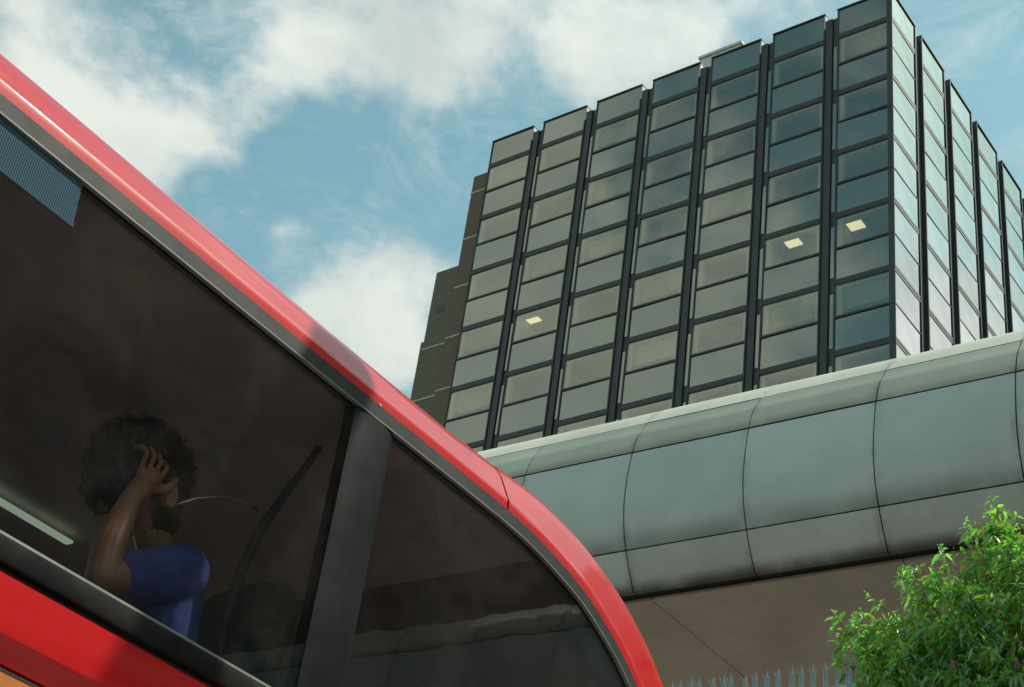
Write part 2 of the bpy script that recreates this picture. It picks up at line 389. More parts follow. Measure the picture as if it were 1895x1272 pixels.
# ------------------------------------------------------------------ raised walkway with rounded metal fascia
walk = empty('raised_walkway', (0, 0, 0), BRI_RZ)
tag(walk, 'raised walkway with curved grey-green metal fascia panels and brown soffit', 'walkway')
J0 = -12.84; PW = 2.2475
def panel_mat(name, base, dirt, z0, z1):
    M = D.materials.new(name); M.use_nodes = True; T = NT(M.node_tree); b = T.n['Principled BSDF']
    co = T.coord('Object'); r = T.new('ShaderNodeObjectInfo').outputs['Random']
    n = T.noise(.7, co, 6, .6)
    c = T.mix(T.ramp(n, .3, .75), rgba(base), rgba(tuple(x*.86 for x in base)))
    # grime that collects along the lower joints and runs down from them
    sx = T.new('ShaderNodeSeparateXYZ'); T.l.new(co, sx.inputs[0])
    low = T.ramp(sx.outputs[2], z1, z0)
    st = T.noise(1.0, T.mapping(co, scale=(1.3, .6, .5)), 5, .6)
    g = T.math('MULTIPLY', T.math('POWER', low, 2.0), T.ramp(st, .05, .6))
    c = T.mix(T.math('MULTIPLY', g, .85 if name == 'fascia_low' else .6), c, rgba(dirt))
    # grime washed out of the upright joints
    fx = T.math('FRACT', T.math('MULTIPLY_ADD', sx.outputs[0], 1/PW, 40 - J0/PW))
    dx = T.math('MULTIPLY', T.math('MINIMUM', fx, T.math('SUBTRACT', 1.0, fx)), PW)
    g2 = T.math('MULTIPLY', T.ramp(dx, .16, .0), T.ramp(T.noise(1.6, co, 6, .65), .42, .72))
    c = T.mix(T.math('MULTIPLY', g2, .55), c, rgba(dirt))
    rain = T.noise(1.0, T.mapping(co, scale=(14, 2, .35)), 6, .7)
    c = T.mix(T.math('MULTIPLY', T.ramp(rain, .5, .8), .15), c, rgba(tuple(x*.5 for x in base)))
    h = T.new('ShaderNodeHueSaturation'); T.l.new(c, h.inputs['Color']); T.l.new(T.math('MULTIPLY_ADD', r, .14, .93), h.inputs['Value'])
    T.l.new(h.outputs[0], b.inputs['Base Color'])
    T.l.new(T.math('MULTIPLY_ADD', T.noise(3, co, 6, .6), .25, .5), b.inputs['Roughness']); b.inputs['Specular IOR Level'].default_value = .3
    MATS[name] = M; return M
pan_main = panel_mat('fascia_main', (.42, .455, .445), (.11, .085, .07), 11.7+EYE, 12.25+EYE)
pan_low = panel_mat('fascia_low', (.47, .44, .42), (.07, .05, .045), 11.13+EYE, 11.40+EYE)
pan_roll = panel_mat('fascia_roll', (.47, .465, .39), (.16, .15, .12), 13.6+EYE, 13.9+EYE)
pan_cap = panel_mat('fascia_cap', (.74, .68, .58), (.3, .29, .25), 14.2, 14.4)
gap_m = mat('joint_and_shade_black', (.016, .015, .014), .8)
P_main = [(20.0, 13.56), (19.945, 13.25), (19.905, 12.9), (19.893, 12.55), (19.925, 12.28), (19.985, 12.0), (20.09, 11.735)]
P_low = [(20.10, 11.71), (20.21, 11.5), (20.33, 11.31), (20.42, 11.16), (20.47, 11.115), (20.54, 11.125), (20.64, 11.19)]
P_roll = [(20.41, 14.41), (20.30, 14.24), (20.17, 14.05), (20.07, 13.83), (20.01, 13.60)]
P_cap = [(22.6, 15.62), (22.0, 15.52), (21.5, 15.33), (21.0, 15.03), (20.7, 14.775), (20.42, 14.43)]
def smoothcurve(P, n=4):
    out = []
    for i in range(len(P)-1):
        p0 = P[max(i-1, 0)]; p1 = P[i]; p2 = P[i+1]; p3 = P[min(i+2, len(P)-1)]
        for k in range(n):
            t = k/n
            out.append(tuple(.5*((2*p1[a]) + (-p0[a]+p2[a])*t + (2*p0[a]-5*p1[a]+4*p2[a]-p3[a])*t*t + (-p0[a]+3*p1[a]-3*p2[a]+p3[a])*t**3) for a in (0, 1)))
    return out + [P[-1]]
GAP = .011
def curved_panel(prof, x0, x1, th=.03):
    pr = smoothcurve(prof); b = MB()
    # inner offset = shift back in y
    loop = [(y, z+EYE) for y, z in pr] + [(y+th, z+EYE) for y, z in pr[::-1]]
    rows = []
    for x in (x0, x1): rows.append([(x, y, z) for y, z in loop])
    b.strip(rows, True); n = len(loop); h = len(pr)
    for base in (0, n):
        for k in range(h-1): b.f.append((base+k, base+k+1, base+n-2-k, base+n-1-k)); b.mi.append(0)
    return b
rp = random.Random(5)
soff_m = mat('soffit_board', (.68, .55, .44), .75, var=.06, nscale=.8, bump=.15, bscale=30, streak=.15)
deck_m = mat('deck_concrete', (.35, .34, .32), .8)
SO = .0       # soffit joints are offset from the fascia joints
def stretch(k0, k1, dy):
    for k in range(k0, k1):
        x0 = J0 + k*PW + GAP; x1 = J0 + (k+1)*PW - GAP
        for prof, m_ in ((P_main, pan_main), (P_low, pan_low), (P_roll, pan_roll), (P_cap, pan_cap))[:3 if dy else 4]:
            o = curved_panel(prof, x0, x1).build('fascia_panel', m_, walk); autosmooth(o, 50)
            o.location.y = dy + rp.uniform(-.004, .004)
    xa, xb = J0+k0*PW, J0+k1*PW
    prof = ([] if dy else smoothcurve(P_cap))+smoothcurve(P_roll)+smoothcurve(P_main)+smoothcurve(P_low)
    MB().strip([[(x, y+.045+dy, z+EYE+(.05 if z < 11.2 else 0)) for y, z in prof] for x in (xa, xb)]).build('backing', gap_m, walk)
    MB().box(xa, xb, 20.73+dy, 21.04+dy, 11.30+EYE, 11.34+EYE).build('shadow_gap', gap_m, walk)  # black strip: the shade of the recess put into its colour
    for k in range(-5, 20):
        x0 = max(J0 + k*PW*2 + SO + .01, xa); x1 = min(J0 + (k+1)*PW*2 + SO - .01, xb)
        if x1-x0 > .1: MB().box(x0, x1, 21.05+dy, 31, 11.24+EYE, 11.29+EYE).build('soffit_panel', soff_m, walk, bevel=.003)
    MB().box(xa, xb, 20.75+dy, 31.2, 11.345+EYE, 11.6+EYE).box(xa, xb, 22.7+dy, 31.2, 11.7+EYE, (14.0 if dy else 15.5)+EYE).build('deck', deck_m, walk)
stretch(-5, 9, 0)
stretch(9, 27, 6.5)
for k in range(-1, 3):
    MB().tube([(J0+k*9+3, 28.5, 0), (J0+k*9+3, 28.5, 11.23+EYE)], .45, 20).build('column', mat('deck_concrete', (.35, .34, .32), .8), walk, smooth=True)

# ------------------------------------------------------------------ low rail bridge that carries the fence and the shrub
rail = empty('rail_bridge', (0, 0, 0), BRI_RZ)
tag(rail, 'low brick and concrete rail bridge under the palisade fence', 'bridge')
conc = mat('weathered_concrete', (.33, .31, .28), .85, var=.15, nscale=.9, streak=.4)
wallb = mat('abutment_brick', (.22, .13, .09), .85, var=.15, nscale=2, bump=.4, bscale=20)
DZ = 5.25 + EYE
MB().box(-40, 40, 14.5, 18.6, DZ-1.5, DZ).build('bridge_deck', conc, rail, bevel=.03)
MB().box(-40, -16.5, 14.8, 18.4, 0, DZ-1.51).build('abutment', wallb, rail)
MB().box(-2.0, 40, 14.8, 18.4, 0, DZ-1.51).build('abutment', wallb, rail)

# palisade fence
FY = 16.6; FTOP = 7.69 + EYE
fence = empty('palisade_fence', tuple(RC @ Vector((-9, FY, DZ))), BRI_RZ)
tag(fence, 'grey galvanised palisade fence with three-pronged pales in front of the brown soffit', 'fence')
pale_m = mat('galvanised_steel', (.30, .36, .38), .55, metal=.35, var=.15, nscale=5)
def pale_mesh():
    b = MB(); H = FTOP-DZ
    pr = [(-.034, .012), (-.018, .0), (-.008, .012), (.008, .012), (.018, .0), (.034, .012)]
    th = .004; z0 = .06; z1 = H-.13
    for i in range(5):
        (xa_, ya), (xb_, yb) = pr[i], pr[i+1]
        b.add([(xa_,ya,z0),(xb_,yb,z0),(xb_,yb,z1),(xa_,ya,z1),(xa_,ya+th,z0),(xb_,yb+th,z0),(xb_,yb+th,z1),(xa_,ya+th,z1)],
              [(0,1,2,3),(7,6,5,4),(0,3,7,4),(1,5,6,2),(2,6,7,3),(0,4,5,1)])
    # three prongs: middle straight up, outer ones splayed
    def prong(base, tip, wd):
        (bx, by, bz), (tx, ty, tz) = base, tip
        b.add([(bx-wd,by,bz),(bx+wd,by,bz),(bx+wd,by+.006,bz),(bx-wd,by+.006,bz),(tx,ty,tz)], [(0,1,4),(1,2,4),(2,3,4),(3,0,4),(3,2,1,0)])
    prong((0, .010, z1-.01), (0, .010, H), .013)
    prong((-.024, .004, z1-.01), (-.052, -.022, z1+.075), .010)
    prong((.024, .004, z1-.01), (.052, -.022, z1+.075), .010)
    return b.mesh('pale', pale_m)
pme = pale_mesh()
x = -9.757 - 14*.155
k = 0
while x < -2.5:
    o = link('pale', pme, fence, loc=(x+9, 0, 0)); o.rotation_euler = (R(rnd.gauss(0, .4)), R(rnd.gauss(0, .5)), R(rnd.gauss(0, 2)))
    o.location.z = rnd.gauss(0, .004)
    x += .155
for z in (DZ+.35, FTOP-.36):
    MB().box(-3.1, 6.5, .018, .062, z-DZ-.025, z-DZ+.025).build('rail', pale_m, fence)
for i in range(4):
    MB().box(-2.7+i*2.75, -2.6+i*2.75, .064, .16, 0, FTOP-DZ-.25).build('post', pale_m, fence)

# ------------------------------------------------------------------ shrub
def leaf_mat():
    M = D.materials.new('shrub_leaf'); M.use_nodes = True; T = NT(M.node_tree); T.n.clear()
    at = T.new('ShaderNodeAttribute', attribute_name='tone'); 
    geo = T.new('ShaderNodeNewGeometry')
    c = T.mix(T.math('MULTIPLY', geo.outputs['Backfacing'], .6), at.outputs['Color'], (.34, .40, .31, 1))
    p = T.new('ShaderNodeBsdfPrincipled'); T.l.new(c, p.inputs['Base Color']); p.inputs['Roughness'].default_value = .30; p.inputs['Specular IOR Level'].default_value = 1.0
    t = T.new('ShaderNodeBsdfTranslucent'); T.l.new(T.mix(1, c, (1.35, 1.5, .55, 1), 'MULTIPLY'), t.inputs[0])
    mx = T.new('ShaderNodeMixShader'); mx.inputs[0].default_value = .6
    T.l.new(p.outputs[0], mx.inputs[1]); T.l.new(t.outputs[0], mx.inputs[2])
    o = T.new('ShaderNodeOutputMaterial'); T.l.new(mx.outputs[0], o.inputs[0]); return M
LM = leaf_mat()
bark = mat('shrub_stem', (.16, .12, .07), .8)
rs = random.Random(21)
base0 = Vector((-4.3, 15.6, DZ))
shrub = empty('buddleia_shrub', tuple(RC @ base0), BRI_RZ)
tag(shrub, 'bushy green shrub with long pointed leaves growing in front of the fence', 'shrub')
lv, lf, lc = [], [], []
def leaf(p, d, L, up_=None):
    d = d.normalized(); sd_ = d.cross(Vector((rs.gauss(0, .4), rs.gauss(0, .4), 1))).normalized()
    nn = sd_.cross(d); W_ = L*rs.uniform(.13, .19); dr = L*rs.uniform(.1, .45)
    o = len(lv)
    def Q(t, s_, h=0): return p + d*(L*t) + sd_*(W_*s_) + nn*(h*W_) - Vector((0, 0, dr*t*t))
    lv.extend([Q(0, 0), Q(.3, 1, .35), Q(.3, 0), Q(.3, -1, .35), Q(.68, .75, .3), Q(.68, 0), Q(.68, -.75, .3), Q(1, 0)])
    lf.extend([(o, o+2, o+1), (o, o+3, o+2), (o+1, o+2, o+5, o+4), (o+2, o+3, o+6, o+5), (o+4, o+5, o+7), (o+5, o+6, o+7)])
    r = rs.random()
    if r < .05: c = (.45, .36, .03)
    elif r < .065: c = (.26, .20, .06)
    elif r < .14: c = (.26, .32, .05)
    else:
        v = rs.uniform(.4, 1.6); c = (.175*v*rs.uniform(.8, 1.4), .40*v, .115*v*rs.uniform(.7, 1.5))
    lc.extend([c]*6)
stems = MB()
tips = [(1542,1165,15.2),(1556,1148,15.4),(1560,1205,15.0),(1548,1225,15.2),(1585,1150,15.3),(1600,1215,14.9),(1630,1180,14.8),(1640,1250,14.7),(1660,1140,14.9),(1720,1130,14.8),(1690,1080,15.1),(1545,1150,15.3),(1570,1172,15.6),(1590,1185,15.1),(1625,1120,15.6),(1612,1200,15),(1640,1150,15.2),(1670,1072,15.4),(1690,1120,15),(1703,1052,15.8),(1735,1085,15.2),(1742,1032,15.6),(1760,1070,15.9),
        (1786,965,15.5),(1800,1010,15.1),(1815,985,15.9),(1828,952,15.4),(1852,940,15.6),(1862,1000,15),(1880,955,15.9),(1900,975,15.4),(1925,930,15.6),(1960,950,15.3),(1990,980,15.8),(1700,1180,14.9),(1760,1150,14.8),(1820,1090,14.8),(1880,1080,14.8),(1660,1230,14.8),(1800,1200,14.7),(1880,1180,14.7),(1600,1255,15.0),(1570,1245,15.1),(1740,1240,14.7),(1940,1080,14.8),(2000,1050,15),(1850,1250,14.7)]
def addleaves(p, t, n, Ls):
    for _ in range(n):
        a = rs.uniform(0, 2*math.pi); s1 = t.orthogonal().normalized(); s2 = t.cross(s1)
        d = (s1*math.cos(a)+s2*math.sin(a))*rs.uniform(.7, 1.1) + t*rs.uniform(.1, .8) + Vector((0, 0, rs.uniform(-1.0, .1)))
        leaf(p + Vector((rs.gauss(0, .012), rs.gauss(0, .012), rs.gauss(0, .012))), d, Ls*rs.uniform(.45, 1.3))
def sprig(p0, p1, n, Ls, r0=.006):
    pts = []
    for i in range(n+1):
        t = i/n; q = p0.lerp(p1, t); q.z += .25*(p1-p0).length*t*(1-t); pts.append(q)
    stems.tube(pts, [r0*(1-.75*i/n) for i in range(n+1)], 5)
    for i in range(1, n+1):
        t = (pts[i]-pts[i-1]).normalized()
        f = 1-.55*(i/n)**2
        addleaves(pts[i], t, 4 if i < n else 5, Ls*f)
        if i < n: addleaves(pts[i].lerp(pts[i+1], .5), t, 2, Ls*f)
for (px_, py_, dd) in tips:
    tip = at_bri(px_, py_, dd) - base0
    rt_ = Vector((rs.gauss(.2, .35), rs.gauss(0, .2), 0)); rt_.x += tip.x*.35
    pts = []
    for i in range(13):
        t = i/12
        mid = Vector((rt_.x*.6+tip.x*.4, rt_.y*.5+tip.y*.5, tip.z*.75))
        q = rt_*(1-t)**2 + mid*2*t*(1-t) + tip*t*t
        pts.append(q)
    stems.tube(pts, [.022*(1-.85*i/12) for i in range(13)], 6)
    for i in range(3, 13):
        t = (pts[i]-pts[i-1]).normalized()
        addleaves(pts[i], t, 4 if i > 6 else 2, .175*(1-.4*(i/12)**3))
        if i >= 3:
            for q in range(3 if i < 11 else 1):
                d = Vector((rs.gauss(0, 1), rs.gauss(0, .8), rs.uniform(-.25, .9))).normalized()
                L = rs.uniform(.2, .58)*(1.05-.5*i/12)
                s_ = pts[i].lerp(pts[i-1], rs.random())
                e_ = s_ + d*L
                sprig(s_, e_, 3, .165)
sh_st = stems.build('stem', bark, shrub, smooth=True)
me = D.meshes.new('foliage'); me.from_pydata([tuple(v) for v in lv], [], lf); me.materials.append(LM)
ca = me.color_attributes.new('tone', 'FLOAT_COLOR', 'CORNER')
vals = []
for pi, p in enumerate(me.polygons):
    for _ in range(p.loop_total): vals += [*lc[pi], 1]
ca.data.foreach_set('color', vals)
fo = link('foliage', me, shrub); fo['kind'] = 'stuff'
# a few faded flower spikes
fl_m = mat('flower', (.35, .10, .22), .8)
for px_, py_ in ((1882, 1238), (1763, 1237)):
    q = at_bri(px_, py_, 14.45) - base0; b = MB()
    for i in range(40):
        a = rs.uniform(0, 6.28); h = rs.random(); r_ = .022*(1-h*.7)
        p = q + Vector((r_*math.cos(a), r_*math.sin(a), .09*h)); s_ = .009
        b.add([p+Vector((s_,0,0)), p+Vector((-s_,0,0)), p+Vector((0,s_,0)), p+Vector((0,-s_,0)), p+Vector((0,0,s_)), p+Vector((0,0,-s_))], [(0,2,4),(2,1,4),(1,3,4),(3,0,4),(2,0,5),(1,2,5),(3,1,5),(0,3,5)])
    b.build('flower_spike', fl_m, shrub)

# ------------------------------------------------------------------ red double-decker bus
BY = 2.9; BYF = BY+2.52; RF = .227
bus = empty('double_decker_bus', (0, 0, 0), BUS_RZ)
tag(bus, 'red double-decker bus with dark upper-deck windows and a rounded rear end', 'bus')
def paint(name, base, dirt=.25):
    M = D.materials.new(name); M.use_nodes = True; T = NT(M.node_tree); b = T.n['Principled BSDF']
    co = T.coord('Object')
    a = T.ramp(T.noise(2.0, co, 8, .65, .4), .4, .85)
    c = T.mix(T.math('MULTIPLY', a, dirt), rgba(base), rgba(tuple(x*.6+.02 for x in base)))
    T.l.new(c, b.inputs['Base Color'])
    T.l.new(T.math('MULTIPLY_ADD', T.noise(9, co, 6, .65), .15, .35), b.inputs['Roughness']); b.inputs['Specular IOR Level'].default_value = .15
    b.inputs['Coat Weight'].default_value = .75; b.inputs['Coat IOR'].default_value = 1.5
    T.l.new(T.math('MULTIPLY_ADD', T.ramp(T.noise(5, co, 8, .7), .4, .8), .05, .05), b.inputs['Coat Roughness'])
    MATS[name] = M; return M
red = paint('bus_red_paint', (.56, .006, .008), .12)
trim = mat('bus_trim', (.036, .038, .034), .55, var=.2, nscale=4, bump=.15, bscale=70, spec=.25, bdist=.001)
pillar_m = mat('bus_pillar', (.007, .008, .009), .42, var=.35, nscale=3, bump=.12, bscale=50, bdist=.001, spec=.2)
rub = mat('bus_rubber', (.02, .018, .018), .55, var=.2)
orange = mat('advert_orange', (.55, .17, .035), .45, var=.05)
bglass = glass('bus_glass', (.80, .77, .76), 1.47, 0, smear=.032, wob=.035)
frit = mat('glass_border', (.010, .009, .009), .25)
# path of the lower edge of the roof rail (bus x, z) from the front corner over the roof and down the rear
rear = [(2.6, 2.465), (3.11, 2.466), (3.6, 2.470), (3.853, 2.470), (4.0, 2.463), (4.12, 2.450), (4.26, 2.428), (4.40, 2.398), (4.53, 2.352), (4.64, 2.305), (4.735, 2.255), (4.83, 2.193), (4.95, 2.095), (5.06, 1.98), (5.16, 1.82), (5.24, 1.62), (5.30, 1.38), (5.34, 1.05), (5.365, .6), (5.38, 0), (5.38, -1.25)]
front = [(-5.75, -1.25), (-5.75, .8), (-5.70, 1.5), (-5.6, 1.95), (-5.42, 2.25), (-5.2, 2.40), (-4.9, 2.462)]
flat = [(-4.4, 2.465), (-2.0, 2.465), (0, 2.465), (1.6, 2.465)]
path = [(x, z+EYE) for x, z in front+flat] + [(x, z+EYE) for x, z in smoothcurve(rear, 3)]
def normals(pt):
    out = []
    for i in range(len(pt)):
        a = pt[max(i-1, 0)]; b = pt[min(i+1, len(pt)-1)]; dx, dz = b[0]-a[0], b[1]-a[1]; l = math.hypot(dx, dz); out.append((-dz/l, dx/l))
    return out
nrm = normals(path)
RAIL = [(0, 0), (.018, .0005), (.034, .001), (.040, .0022), (.0455, .0048), (.0505, .0085), (.058, .0125), (.075, .0215), (.10, .035), (.125, .049), (.15, .065), (.174, .084), (.196, .108), (.213, .136), (.225, .17), (.233, .215), (.238, .27)]
def section(p, n_):
    # the rail broadens into a flatter shoulder towards the rear corner
    EX = [(3.6, 0), (3.853, .013), (4.0, .035), (4.12, .055), (4.26, .070), (4.4, .085), (4.64, .115), (4.83, .135), (5.06, .15), (5.5, .16)]
    e = 0
    for (xa_, ea), (xb_, eb) in zip(EX[:-1], EX[1:]):
        if xa_ <= p[0] <= xb_: e = ea + (eb-ea)*(p[0]-xa_)/(xb_-xa_)
    RL = [(o_ + e*max(0, min(1, (o_-.0505)/.0745)), d_) for o_, d_ in RAIL]
    pts = [(p[0]+n_[0]*o_, BY+d_, p[1]+n_[1]*o_) for o_, d_ in RL]
    for k in range(1, 6):
        t = k/6; cr = .238+e+.02*math.sin(math.pi*t)
        pts.append((p[0]+n_[0]*cr, BY+.27+(BYF-BY-.54)*t, p[1]+n_[1]*cr))
    pts += [(p[0]+n_[0]*o_, BYF-d_, p[1]+n_[1]*o_) for o_, d_ in RL[::-1]]
    return pts
js = min(range(len(path)), key=lambda i: abs(path[i][0]-3.853) + (9 if path[i][1] < 3.9 else 0))
def shell(name, i0, i1, trim0=0, trim1=0):
    rows = [section(path[i], nrm[i]) for i in range(i0, i1+1)]
    if trim1: rows[-1] = [(p[0]-trim1, p[1], p[2]) for p in rows[-1]]
    if trim0: rows[0] = [(p[0]+trim0, p[1], p[2]) for p in rows[0]]
    o = MB().strip(rows).build(name, red, bus); 
    sm = o.modifiers.new('thick', 'SOLIDIFY'); sm.thickness = .012; sm.offset = -1; es = o.modifiers.new('edges', 'EDGE_SPLIT'); es.split_angle = R(60)
    autosmooth(o, 60); return o
sh1 = shell('roof_panel', 0, js, 0, .006)
sh2 = shell('rear_dome', js, len(path)-1, .006, 0)
MB().strip([[(q[0]+dx, q[1]+.03, q[2]-.012) for k, q in enumerate(section(path[js], nrm[js]))] for dx in (-.05, .05)]).build('roof_seam', rub, bus)
# gasket below the roof rail, following the curve round the rear
ins = .049
def inset(d): return [(p[0]-n_[0]*d, p[1]-n_[1]*d) for p, n_ in zip(path, nrm)]
i_in = inset(ins)
def side_band(name, A, B, y0, y1, m_, i0=0, i1=None, parent=bus):
    i1 = i1 or len(A)-1
    rows = [[(A[i][0], y0+.004, A[i][1]), (A[i][0], y0, A[i][1]) , (B[i][0], y0, B[i][1]), (B[i][0], y1, B[i][1]), (A[i][0], y1, A[i][1])] for i in range(i0, i1+1)]
    o = MB().strip(rows, True).build(name, m_, parent); return o
o_in = inset(.0015)
gk = side_band('window_gasket', o_in, i_in, BY-.003, BY+.012, trim); autosmooth(gk, 40)
part_label(gk, 'grey rubber gasket between the red roof rail and the glass')
lip = inset(ins+.005)
side_band('gasket_lip', i_in, lip, BY-.006, BY+.01, mat('gasket_lip', (.16, .16, .145), .5), parent=gk)
q_ = at_bus(703, 750, BY-.003)
MB().tube([(q_.x, BY-.006, q_.z), (q_.x, BY+.004, q_.z)], [.0045, .0055], 10).build('screw', mat('screw_steel', (.6, .6, .52), .35, metal=.5), gk)
# limits of the side at a height
def xr(z):   # rear end of the inset curve at height z (absolute)
    best = None
    for i in range(len(i_in)-1, 0, -1):
        a, b = i_in[i-1], i_in[i]
        if a[0] > 0 and (a[1]-z)*(b[1]-z) <= 0 and abs(a[1]-b[1]) > 1e-6:
            return a[0] + (b[0]-a[0])*(z-a[1])/(b[1]-a[1])
    return 5.3
ZW0, ZW1 = 1.377+EYE, 1.450+EYE; ZG = 2.416+EYE
ZC = 1.235+EYE; ZA = 1.183+EYE
XF = -5.68
# glass: the long pane and the rear quarter pane, each a thin slab
zs = [ZW1 + (ZG-ZW1)*i/12 for i in range(13)]
MB().box(-4.8, 1.2, BY+.008, BY+.014, ZW1-.01, ZG+.0).build('window_pane', bglass, bus)
MB().box(1.215, 3.02+.02, BY+.008, BY+.014, ZW1-.01, ZG+.0).build('window_pane', bglass, bus)
poly = [(3.20, ZW1-.01), (xr(ZW1)+.0, ZW1-.01)]
idx = [i for i in range(len(i_in)) if i_in[i][0] > 3.25 and i_in[i][1] > ZW1+.02]
poly += [i_in[i] for i in reversed(idx)] + [(3.20, ZG)]
MB().prism(poly, 'y', BY+.008, BY+.014).build('window_pane', bglass, bus)
# painted border on the inside of the rear quarter pane
A = [i_in[i] for i in range(len(i_in)) if i_in[i][0] > 3.2 and i_in[i][1] > ZW1-.3]
nn = [nrm[i] for i in range(len(i_in)) if i_in[i][0] > 3.2 and i_in[i][1] > ZW1-.3]
wd = [.004 + .125*max(0, min(1, (a[0]-4.05)/.35)) for a in A]
B = [(a[0]-n_[0]*w_, a[1]-n_[1]*w_) for a, n_, w_ in zip(A, nn, wd)]
MB().strip([[(a[0], BY+.017, a[1]), (b_[0], BY+.017, b_[1]), (b_[0], BY+.02, b_[1]), (a[0], BY+.02, a[1])] for a, b_ in zip(A, B)], True).build('glass_border', frit, bus)
# window pillar with a soft convex face
pr = []
for k in range(13):
    t = k/12; x = 3.018 + .192*t; pr.append((x, BY+.006-.012*math.sin(math.pi*min(1, t*1.0))**.6))
b = MB(); loop = pr + [(3.21, BY+.05), (3.018, BY+.05)]
b.prism(loop, 'z', ZW1-.005, ZG+.004); o = b.build('window_pillar', pillar_m, bus); autosmooth(o, 30)
MB().box(1.19, 1.225, BY+.016, BY+.06, ZW1, ZG).build('window_pillar', rub, bus)
MB().box(-1.9, -1.7, BY+.016, BY+.06, ZW1, ZG).build('window_pillar', trim, bus)
# waist trim
prof = [(BY+.01, ZW0+.004), (BY-.010, ZW0+.007), (BY-.013, ZW0+.014), (BY-.006, ZW1-.012), (BY-.002, ZW1-.005), (BY+.007, ZW1), (BY+.02, ZW1), (BY+.02, ZW0+.004)]
b = MB().strip([[(x, y, z) for y, z in prof] for x in (XF, xr(ZW1)-.004)], True)
o = b.build('waist_trim', mat('waist_rubber', (.015, .012, .012), .8, var=.2, nscale=5, bump=.1, bscale=60, bdist=.001, spec=.1), bus); autosmooth(o, 40)
MB().box(XF, xr(ZW1)-.004, BY+.002, BY+.007, ZW1-.001, ZW1+.006).build('trim_edge', mat('trim_edge', (.25, .26, .22), .5, metal=.3), o)
MB().box(XF, xr(ZW0)-.004, BY+.012, BY+.03, ZW0-.012, ZW0+.012).build('trim_gap', rub, o)
# red waist panel with its rolled lower edge, then the advertisement
prof = [(BY+.02, ZW0-.006), (BY+.004, ZW0-.006), (BY+.0, ZW0-.011), (BY-.001, ZC+.01), (BY+.0, ZC+.004), (BY+.004, ZC), (BY+.030, ZA+.004), (BY+.045, ZA)]
b = MB().strip([[(x, y, z) for y, z in prof] for x in (XF, xr(ZC)-.004)]); o = b.build('waist_panel', red, bus); autosmooth(o, 30)
MB().box(XF+.4, 4.6, BY+.036, BY+.05, ZA-.6, ZA-.008).build('advertisement_panel', orange, bus)
MB().box(XF+.4, 4.6, BY+.034, BY+.05, ZA-.0078, ZA-.0012).build('advertisement_frame', rub, bus)
MB().box(4.602, xr(ZA)-.02, BY+.036, BY+.05, ZA-.6, ZA-.002).build('side_panel', red, bus)
# lower deck
MB().box(XF, 5.31, BY+.002, BY+.05, 2.03, ZA-.602).build('side_panel', red, bus, bevel=.005)
for x0, x1 in ((-4.2, -2.9), (-2.8, -1.2), (-1.1, .6), (.7, 2.3), (2.4, 3.9)):
    MB().box(x0, x1, BY+.008, BY+.014, 1.2, 2.028).build('window_pane', bglass, bus)
for x0, x1 in ((XF, -4.2), (-2.9, -2.8), (-1.2, -1.1), (.6, .7), (2.3, 2.4), (3.9, 5.31)):
    MB().box(x0, x1, BY+.016, BY+.05, 1.202, 2.028).build('window_pillar', trim, bus)
MB().box(XF, 5.31, BY+.002, BY+.05, .32, 1.198).build('skirt_panel', red, bus, bevel=.005)
MB().box(XF, 5.31, BYF-.05, BYF-.002, .32, ZW1).build('far_side_panel', red, bus)
MB().box(-4.8, 4.5, BYF-.02, BYF-.014, ZW1+.002, ZG-.05).build('far_window_pane', bglass, bus)
i4 = [p for p in i_in if p[0] > 4.4 and p[1] > ZW1]
MB().box(XF, 5.2, BY+.05, BYF-.05, .3, .42).build('chassis', rub, bus)
tyre_m = mat('tyre', (.02, .02, .02), .8); rim_m = mat('wheel_rim', (.4, .4, .4), .4, metal=.7)
for wx in (-3.4, 2.6):
    for wy in (BY-.01, BYF-.29):
        b = MB(); rows = []
        for (r_, y_) in ((.28, 0), (.44, .0), (.485, .04), (.485, .26), (.44, .3), (.28, .3)):
            rows.append([(wx+r_*math.cos(2*math.pi*k/32), wy+y_, .485+r_*math.sin(2*math.pi*k/32)) for k in range(32)])
        b.strip(rows+[rows[0]], True); wo_ = b.build('wheel', tyre_m, bus, smooth=True)
        b = MB(); rows = [[(wx+r_*math.cos(2*math.pi*k/32), wy+y_, .485+r_*math.sin(2*math.pi*k/32)) for k in range(32)] for r_, y_ in ((.279, .02), (.22, .08), (.09, .05), (.07, .02), (.001, .02))]
        b.strip(rows, True).build('rim', rim_m, wo_, smooth=True)
# rear lamps and rear window, on the rear dome
for yy in (BY+.32, BYF-.48):
    MB().box(5.775, 5.795, yy, yy+.16, .9, 1.35).build('rear_light', mat('rear_lens', (.5, .01, .01), .2), bus, bevel=.01)
# inside of the upper deck
ceil_i = mat('saloon_ceiling', (.58, .50, .49), .6, var=.12, nscale=2)
dark_i = mat('saloon_dark', (.05, .045, .045), .7, var=.2)
MB().box(-5.3, 4.15, BY+.06, BYF-.06, 2.418+EYE, 2.43+EYE).build('saloon_ceiling', ceil_i, bus)
MB().box(-5.5, 5.0, BY+.06, BYF-.06, 2.40, 2.46).build('saloon_floor', dark_i, bus)
MB().box(-5.5, 5.0, BY+.055, BY+.075, 2.47, ZW0-.03).build('saloon_side_lining', dark_i, bus)
lin = inset(.03); lp = [p for p in lin if p[1] > 2.5]
MB().strip([[(p[0], BY+.05, p[1]), (p[0], BYF-.05, p[1])] for p in lp]).build('saloon_lining', mat('saloon_lining', (.24, .20, .20), .6, var=.15), bus, smooth=True)
# pale strip lamp above the far seats
strip_m = mat('strip_diffuser', (.45, .62, .50), .5, emit=(.50, .72, .56, .4))
MB().box(-5, 3.37, 4.535, 4.575, 2.374+EYE, 2.386+EYE).build('strip_lamp', strip_m, bus, bevel=.004)
